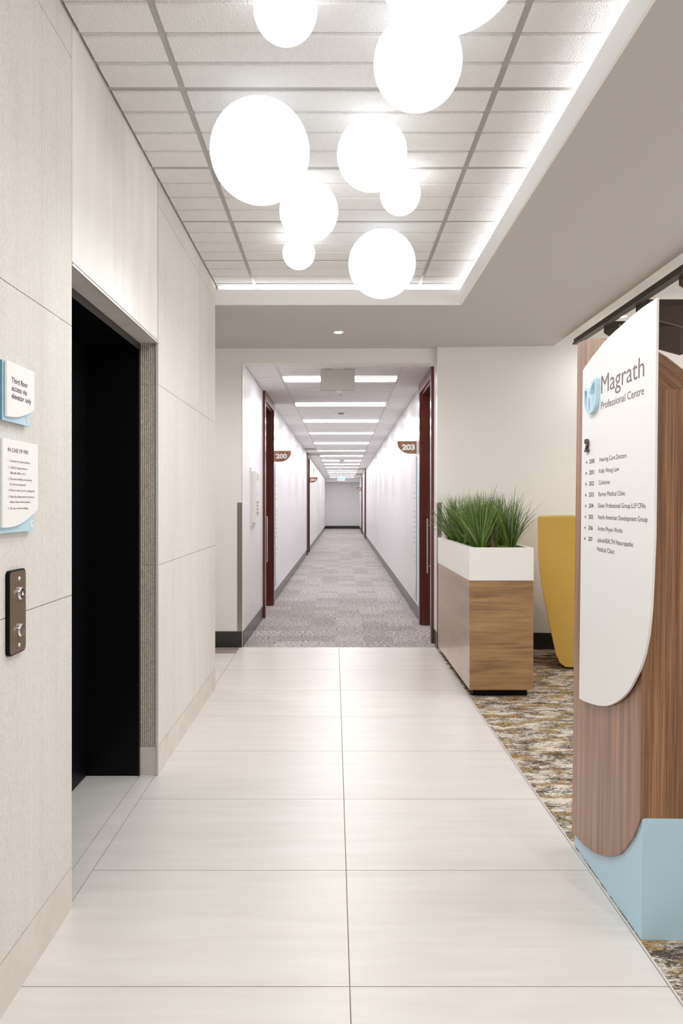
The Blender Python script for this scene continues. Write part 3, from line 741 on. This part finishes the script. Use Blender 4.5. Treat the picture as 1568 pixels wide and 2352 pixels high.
# lettering on the white face (reads along -Y)
ft = ex(XWh) - 0.0004
def tw_text(nm, s, x0, yb, xe, cap, m_, bold=0.0, depth=0.0):
    a = L2(x0, yb, XWh); 
    wd = None
    if xe: wd = a[0] - L2(xe, yb, XWh)[0]
    return text(nm, s, (ft, a[0], a[1]), (0, -1, 0), (0, 0, 1), cap, wd, m_, tower, bold, depth)
tw_text('sign_title', 'Magrath', 1380, 904.5, 1478.4, 0.0605, M['mauve'], 0.0)
tw_text('sign_subtitle', 'Professional Centre', 1380, 940.3, 1478.2, 0.0245, M['mauve'], 0.006)
a2 = L2(1340.5, 1038, 0.879); text('floor_number', '2', (ft, a2[0], a2[1]), (0, -1, 0), (0, 0, 1), 0.046, a2[0] - L2(1351, 1038, 0.885)[0], M['ink'], tower, 0.02, 0.009)
rowsT = [('200', 'Hearing Care Doctors', 1375.3, 1437.6, 1), ('201', 'Kelly Wong Law', 1374.6, 1419.9, 1), ('202', 'Cohesive', 1374.2, 1399.7, 1), ('203', 'Ravine Medical Clinic', 1374, 1435, 1),
         ('204', 'Eleion Professional Group LLP CPAs', 1373.5, 1482.5, 0), ('205', 'North American Development Group', 1373, 1487, 0), ('206', 'Active Physio Works', 1372.8, 1430.2, 0), ('207', 'alpineHEALTH Naturopathic', 1372.6, 1455, 0)]
for k, (nb, nm, xa, xb, left) in enumerate(rowsT):
    zb = 1.4425 - 0.0392 * k
    a0 = L2(1353 - 0.35 * k, HY - (zb - H) * F / 2.5, XWh)[0]; a1 = L2(1363.8 - 0.35 * k, HY, XWh)[0]
    text('suite_number', nb, (ft, a0, zb), (0, -1, 0), (0, 0, 1), 0.0150, a0 - a1, M['ink'], tower, 0.012)
    n0 = L2(xa, HY, XWh)[0]; n1 = L2(xb, HY, XWh)[0]
    text('tenant_name', nm, (ft, n0, zb + 0.0008), (0, -1, 0), (0, 0, 1), 0.0148, n0 - n1, M['ink'], tower, 0.0)
    if nb == '207': text('tenant_name', 'Medical Clinic', (ft, n0 + 0.002, zb - 0.0305), (0, -1, 0), (0, 0, 1), 0.0148, 0.149, M['ink'], tower, 0.0)
    yc = L2(1345.8 - 0.3 * k, HY, XWh)[0]; zc = zb + 0.006; d_ = 1 if left else -1     # viewer-left is +Y
    mb = MB(); hh = 0.0014; r_ = 0.0068
    mb.prism([(yc - d_ * r_, zc - hh), (yc + d_ * r_ * .6, zc - hh), (yc + d_ * r_ * .6, zc + hh), (yc - d_ * r_, zc + hh)], 0, ft - 0.0002, ft + 0.0002)
    for sg in (1, -1):
        mb.prism([(yc + d_ * r_, zc), (yc + d_ * r_ * .1, zc + sg * 0.0062), (yc - d_ * r_ * .25, zc + sg * 0.0062), (yc + d_ * r_ * .5, zc)], 0, ft - 0.0002, ft + 0.0002)
    mb.build('arrow', M['ink'], tower)

# ------------------------------------------------------------------ wall signs at left
def WL(px, py, X=-0.820):
    Y = X * F / (px - HX); return (Y, H + (HY - py) * Y / F)
def small_logo(t, y, z, h, X):
    cu = bpy.data.curves.new('logo', 'CURVE'); cu.dimensions = '2D'; cu.fill_mode = 'BOTH'; cu.extrude = 0.0006
    for poly in [outer] + holes:
        sp = cu.splines.new('POLY'); sp.points.add(len(poly) - 1); sp.use_cyclic_u = True
        for q, (u, v) in enumerate(poly):
            # undo the tower's perspective: take the shape in its own plane
            a, b = lp(u, v); sp.points[q].co = (-(a - 0.35) / 0.115 * h, (b - 1.667) / 0.115 * h, 0, 1)
    me = curve_mesh(cu)
    for v in me.vertices: v.co = (X + v.co.z, y + v.co.x, z + v.co.y)
    me.materials.clear(); me.materials.append(M['panel']); o = bpy.data.objects.new('logo', me); col.objects.link(o); o.parent = t
def wall_sign(lab, y0, y1, z0, z1, curve, lines):
    t = thing('wall_sign', lab, 'wall sign', (XL, 0, 0))
    MB().box(0.004, 0.0145, y0 - 0.006, y1 - 0.006, z0, z1).build('back_plate', [M['blueplate']], t, bevel=0.0006)
    MB().box(0.0045, 0.014, y0 - 0.0068, y0 - 0.006, z0, z1).build('plate_edge', M['blueedge'], t)
    MB().box(0.0005, 0.004, y0 + 0.03, y1 - 0.04, z0 + 0.03, z1 - 0.03).build('mount', M['black2'], t)
    pts = [(y0, z1), (y1, z1)] + curve
    MB().prism(pts, 0, 0.0165, 0.023).build('white_face', M['panel'], t, bevel=0.0006)
    for (s, ys, z, cap, wd, bd) in lines:
        text('lettering', s, (0.0234, ys, z), (0, 1, 0), (0, 0, 1), cap, wd, M['ink'], t, bd)
    small_logo(t, y1 - 0.019, z0 + 0.017, 0.020, 0.0152)
    return t
wall_sign('small white sign reading Third floor access via elevator only', 1.766, 1.930, 1.510, 1.660,
          [WL(79, 942.5), WL(73, 946.5), WL(68, 949.7), WL(61, 953), WL(53, 955.5), WL(45, 957.5), WL(35.7, 958.4), WL(26, 957.7), WL(16.2, 956)],
          [('Third floor', 1.792, 1.6086, 0.0143, 0.094, 0.012), ('access via', 1.792, 1.5885, 0.0143, 0.089, 0.012), ('elevator only', 1.792, 1.5685, 0.0143, 0.115, 0.012)])
b_ = 0.0
wall_sign('larger white sign reading IN CASE OF FIRE below the third floor sign', 1.744, 1.951, 1.226, 1.463,
          [WL(87, 1171), WL(78, 1179.5), WL(68, 1189), WL(58, 1197), WL(47, 1204), WL(36, 1208.5), WL(25, 1211), WL(15, 1212.2), WL(6.3, 1212)],
          [('IN CASE OF FIRE', 1.771, 1.432, 0.0098, 0.118, 0.004),
           ('1.', 1.771, 1.4065, 0.0055, None, b_), ('Activate fire alarm pull box.', 1.783, 1.4065, 0.0055, 0.117, b_),
           ('2.', 1.771, 1.3895, 0.0055, None, b_), ('Call Fire Department at', 1.783, 1.3895, 0.0055, 0.101, b_),
           ('780-496-3900 or 911.', 1.783, 1.3755, 0.0055, 0.092, b_),
           ('3.', 1.771, 1.3607, 0.0055, None, b_), ('Evacuate building via stairway.', 1.783, 1.3607, 0.0055, 0.130, b_),
           ('Do not use elevators!', 1.783, 1.3470, 0.0055, 0.091, b_),
           ('4.', 1.771, 1.3317, 0.0055, None, b_), ('If fire is small, use fire extinguisher.', 1.783, 1.3317, 0.0055, 0.149, b_),
           ('5.', 1.771, 1.3155, 0.0055, None, b_), ('Meet fire department at entrance,', 1.783, 1.3155, 0.0055, 0.146, b_),
           ('inform them of fire location.', 1.783, 1.302, 0.0055, 0.120, b_),
           ('6.', 1.771, 1.2857, 0.0055, None, b_), ('Do not re-enter building.', 1.783, 1.2857, 0.0055, 0.106, b_)])
# call station
t = thing('elevator_call_station', 'brown metal elevator call plate with two round buttons', 'elevator buttons', (XL, 1.855, 1.0165))
def rr(w_, h_, r_):
    pts = []
    for cx_, cy_, a0 in ((w_ - r_, h_ - r_, 0), (-w_ + r_, h_ - r_, 90), (-w_ + r_, -h_ + r_, 180), (w_ - r_, -h_ + r_, 270)):
        for k in range(7): q = R(a0 + 15 * k); pts.append((cx_ + r_ * math.cos(q), cy_ + r_ * math.sin(q)))
    return pts
MB().prism(rr(0.049, 0.1105, 0.013), 0, 0.0005, 0.010).build('back_box', M['black'], t, bevel=0.001)
MB().prism(rr(0.0455, 0.107, 0.011), 0, 0.010, 0.0115).build('face_plate', M['plate'], t)
for k, z in enumerate((0.047, -0.050)):
    bt = MB().lathe((0.0115, 0.008, z), [(0.0, 0), (0.0175, 0), (0.0175, 0.004), (0.0165, 0.006), (0.0150, 0.0085), (0.0128, 0.0085), (0.0128, 0.0055), (0.0, 0.0055)], 32, ax=0).build('call_button', M['chrome'], t, smooth=False)
    MB().lathe((0.0115, 0.008, z), [(0.0125, 0.0056), (0.0125, 0.0075), (0.0, 0.0080)], 32, ax=0).build('button_face', M['plate'] if k else M['black2'], bt)
    if k == 0: MB().prism([(0.001, z - 0.005), (0.015, z - 0.005), (0.008, z + 0.006)], 0, 0.0197, 0.0202).build('up_arrow', M['white'], bt)
for z in (0.086, -0.089): MB().lathe((0.0115, 0.006, z), [(0.0055, 0), (0.005, 0.002), (0.0, 0.003)], 16, ax=0).build('screw', M['chrome'], t, smooth=True)

# ------------------------------------------------------------------ planter and grass
PX0, PX1, PY0, PY1 = 0.903, 1.330, 4.72, 6.16
t = thing('planter_box', 'tall planter with walnut laminate sides and white top box', 'planter', ((PX0 + PX1) / 2, PY0, 0))
of = ((PX0 + PX1) / 2, PY0, 0)
MB().box(PX0 + 0.03, PX1 - 0.03, PY0 + 0.045, PY1 - 0.03, 0.004, 0.056).build('plinth', M['black'], t, off=of)
MB().box(PX0, PX1, PY0, PY1, 0.053, 0.784).build('cabinet', M['oak'], t, bevel=0.001, off=of)
mb = MB(); W_ = 0.036; a_ = 0.0015
x0, x1, y0_, y1_ = PX0 - a_, PX1 + a_, PY0 - a_, PY1 + a_
mb.box(x0, x1, y0_, y0_ + W_, 0.786, 1.006).box(x0, x1, y1_ - W_, y1_, 0.786, 1.006).box(x0, x0 + W_, y0_ + W_, y1_ - W_, 0.786, 1.006).box(x1 - W_, x1, y0_ + W_, y1_ - W_, 0.786, 1.006)
mb.box(x0 + W_, x1 - W_, y0_ + W_, y1_ - W_, 0.786, 0.80)
mb.build('trough', M['planterwhite'], t, off=of)
mb = MB(); nx, ny = 16, 50; b0 = 0; rnd = random.Random(5)
for i in range(nx + 1):
    for j in range(ny + 1):
        mb.v.append((x0 + W_ + (x1 - x0 - 2 * W_) * i / nx, y0_ + W_ + (y1_ - y0_ - 2 * W_) * j / ny, 0.990 + rnd.uniform(-0.008, 0.010)))
for i in range(nx):
    for j in range(ny): q = i * (ny + 1) + j; mb.f.append((q, q + ny + 1, q + ny + 2, q + 1)); mb.m.append(0)
o = mb.build('moss_bed', M['moss'], t, smooth=True, off=of); o['label'] = 'bright green moss bed'; o['kind'] = 'stuff'
def tuft(x, y, lab, n=120, h=0.36, spread=0.9, seed=0, bias=(0, 0)):
    rnd = random.Random(seed); mb = MB()
    for q in range(n):
        az = rnd.uniform(0, 2 * math.pi); r0 = 0.022 * math.sqrt(rnd.random())
        tilt = abs(rnd.gauss(0.36, 0.27)) * spread; tilt = min(tilt, 1.15)
        ln = h * rnd.uniform(0.72, 1.10) * (1.0 if rnd.random() > .06 else 1.12); curl = rnd.uniform(-0.12, 0.75) * (0.5 + tilt)
        dx, dy = math.cos(az) + bias[0], math.sin(az) + bias[1]; dn = math.hypot(dx, dy) or 1; dx /= dn; dy /= dn
        px, py, pz = r0 * math.cos(az), r0 * math.sin(az), 0.0
        ang = tilt * 0.7; wd = rnd.uniform(0.0032, 0.0056); S = 7; b = len(mb.v)
        sx, sy = -dy, dx
        rot = rnd.uniform(-0.8, 0.8); sx, sy = sx * math.cos(rot) - sy * math.sin(rot), sx * math.sin(rot) + sy * math.cos(rot)
        mi = rnd.choices((0, 1, 2, 3), (4, 5, 2, .25))[0]
        for k in range(S + 1):
            u = k / S; dx, dy = dx + rnd.uniform(-.09, .09), dy + rnd.uniform(-.09, .09); ww = wd * (1 - u) ** 0.6 * (0.6 + 1.1 * min(u * 3, 1)) * 0.6 if k < S else 0.0004
            mb.v += [(px - sx * ww, py - sy * ww, pz), (px + dx * ww * .35, py + dy * ww * .35, pz - ww * .2), (px + sx * ww, py + sy * ww, pz)]
            ang += curl / S * (0.4 + 1.5 * u); st = ln / S
            px += dx * math.sin(ang) * st; py += dy * math.sin(ang) * st; pz += math.cos(ang) * st
        for k in range(S):
            for c in (0, 1):
                q0 = b + k * 3 + c; mb.f.append((q0, q0 + 1, q0 + 4, q0 + 3)); mb.m.append(mi)
    o = mb.build('grass_tuft', [M['g1'], M['g2'], M['g3'], M['gtip']]); o.location = (x, y, 0.985)
    tag(o, lab, 'grass plant', 'artificial grass tufts in the planter'); return o
T = [(1.010, 4.865, 'front left grass tuft in the planter, bushy and bright green', 150, 0.385, 1.0),
     (1.225, 4.90, 'front right grass tuft in the planter, leaning to the right', 130, 0.37, 1.0),
     (1.000, 5.06, 'second grass tuft from the front along the left rim', 120, 0.36, 0.9),
     (1.150, 5.10, 'grass tuft behind the short brown stump', 130, 0.38, 0.8),
     (0.995, 5.28, 'third grass tuft from the front along the left rim', 110, 0.37, 0.9),
     (1.235, 5.22, 'second grass tuft from the front along the right rim', 110, 0.37, 0.9),
     (1.000, 5.50, 'fourth grass tuft from the front along the left rim', 100, 0.38, 0.9),
     (1.180, 5.50, 'grass tuft in the middle of the planter', 110, 0.39, 0.8),
     (0.995, 5.74, 'grass tuft along the left rim, second from the back wall', 100, 0.40, 0.9),
     (1.190, 5.80, 'grass tuft toward the back right of the planter', 100, 0.38, 0.8),
     (0.990, 6.00, 'grass tuft nearest the corridor, its blades drooping left', 110, 0.37, 1.25)]
for q, (x, y, lb, n, h, sp) in enumerate(T): tuft(x, y, lb, n, h, sp, 11 + q, (-0.35, -0.2) if q == 10 else (0, 0))
mb = MB().lathe((0, 0, 0), [(0.030, 0), (0.026, 0.03), (0.024, 0.07), (0.026, 0.11), (0.018, 0.14), (0.0, 0.145)], 20)
o = mb.build('plant_stump', M['bark'], smooth=True); o.location = (1.085, 4.905, 0.985); tag(o, 'short brown stump among the grass at the front of the planter', 'plant stump')

# ------------------------------------------------------------------ yellow chair
t = thing('lounge_chair', 'mustard yellow high-backed lounge chair with ribbed fabric by the wall', 'chair', (1.61, 5.585, 0.004), rot=(0, 0, R(-17)))
of = (1.61, 5.56, 0.004)
edge = [(1.815, 0.020), (1.774, 0.05), (1.743, 0.119), (1.715, 0.256), (1.688, 0.394), (1.653, 0.566), (1.626, 0.739), (1.612, 0.893), (1.609, 1.05), (1.608, 1.19)]
prof = edge + [(1.615, 1.198), (1.885, 1.203)] + [(1.885 + 0.035 * math.sin(R(a)), 1.168 + 0.035 * math.cos(R(a))) for a in (20, 45, 70, 90)] + [(1.925, 1.0), (1.94, 0.85), (1.99, 0.72), (2.10, 0.66), (2.36, 0.64), (2.40, 0.60), (2.36, 0.2), (2.33, 0.05), (2.28, 0.02)]
cxm = 1.95
def wing(yo, ym, yi, nm):
    # outer face slightly rounded towards the back edge and bottom
    MB().prism(prof, 1, min(yo, yi), max(yo, yi)).build(nm, M['knit'], t, bevel=0.022, seg=4, off=of, smooth=False)
wing(5.56, 0, 5.65, 'side_panel'); wing(6.12, 0, 6.03, 'side_panel')
inner = [(x + 0.085, z) for x, z in edge]
mb = MB().prism(edge + [(1.62, 1.2), (1.685, 1.2)] + inner[::-1], 1, 5.60, 6.08); mb.build('backrest', M['knit'], t, bevel=0.01, off=of)
MB().box(1.76, 2.36, 5.655, 6.025, 0.10, 0.43).build('seat', M['knit'], t, bevel=0.03, seg=4, off=of)
MB().box(1.84, 2.26, 5.64, 6.04, 0.004, 0.012).build('plinth', M['black'], t, off=of)

# ------------------------------------------------------------------ acoustic baffles in the lounge ceiling
t = thing('baffle_rail', 'long dark bronze ceiling rail running above the white sign', 'ceiling rail', (2.03, 5.94, 2.64))
MB().box(-0.027, 0.027, -8.0, 0, 0, 0.012).box(-0.018, 0.018, -8.0, -0.005, 0.012, 0.045).build('rail', M['bronze'], t)
mb = MB()
for yy in (-2.7, -5.2): mb.box(-0.004, 0.004, yy - 0.004, yy + 0.004, 0.045, 0.2025)
mb.build('hanger_rod', M['bronze'], t)
names = ['farthest', 'middle', 'nearest']
def baffle(y, lab):
    b = thing('acoustic_baffle', lab, 'ceiling baffle', (2.05, y, 2.64), 'dark felt baffles hanging in the lounge')
    MB().box(0, 1.6, -0.012, 0.012, 0.0, 0.045).build('cross_bar', M['bronze'], b)
    for x in (0.11, 0.9): MB().cyl((x, -0.014, 0.012), 0.005, 0.003, ax=1, n=12).build('screw', M['chrome'], b)
    # folded felt: two leaves meeting at a ridge, lower edge cut to a V
    zz = lambda x: -0.061 - 0.29 * x if x < 0.55 else -0.061 - 0.29 * 0.55 + 0.29 * (x - 0.55)
    for nm, xa, xb, ya, yb in (('felt_leaf', 0.0, 0.55, 0.0, -0.05), ('felt_leaf', 0.55, 1.10, -0.05, 0.03), ('felt_leaf', 1.10, 1.6, 0.03, -0.03)):
        mb = MB(); th = 0.012
        za, zb = zz(xa), zz(min(xb, 1.6)); za = max(za, -0.3); zb = min(zb, -0.02)
        v = [(xa, ya, 0.0), (xb, yb, 0.0), (xb, yb, zb), (xa, ya, za)]
        if xa == 0: v = [(xa, ya, 0.0), (xb, yb, 0.0), (xb, yb, zb), (xa + 0.035, ya - 0.003, za - 0.004), (xa, ya, za + 0.02)]
        n = len(v); mb.v += v + [(p[0], p[1] + th, p[2]) for p in v]
        mb.f += [tuple(range(n)), tuple(range(2 * n - 1, n - 1, -1))]; mb.m += [0, 0]
        for i in range(n):
            j = (i + 1) % n; mb.f.append((i, j, n + j, n + i)); mb.m.append(1 if i >= 1 and i < n - 1 and v[i][2] < -0.01 and v[j][2] < -0.01 else 0)
        mb.build(nm, [M['felt'], M['feltedge']], b)
for k, (y, lb) in enumerate(((5.36, 'dark felt ceiling baffle farthest from the camera, lowest in view'), (4.79, 'dark felt ceiling baffle right of the white sign top'), (4.19, 'dark felt ceiling baffle at the right frame edge, its tip showing'))):
    baffle(y, lb)
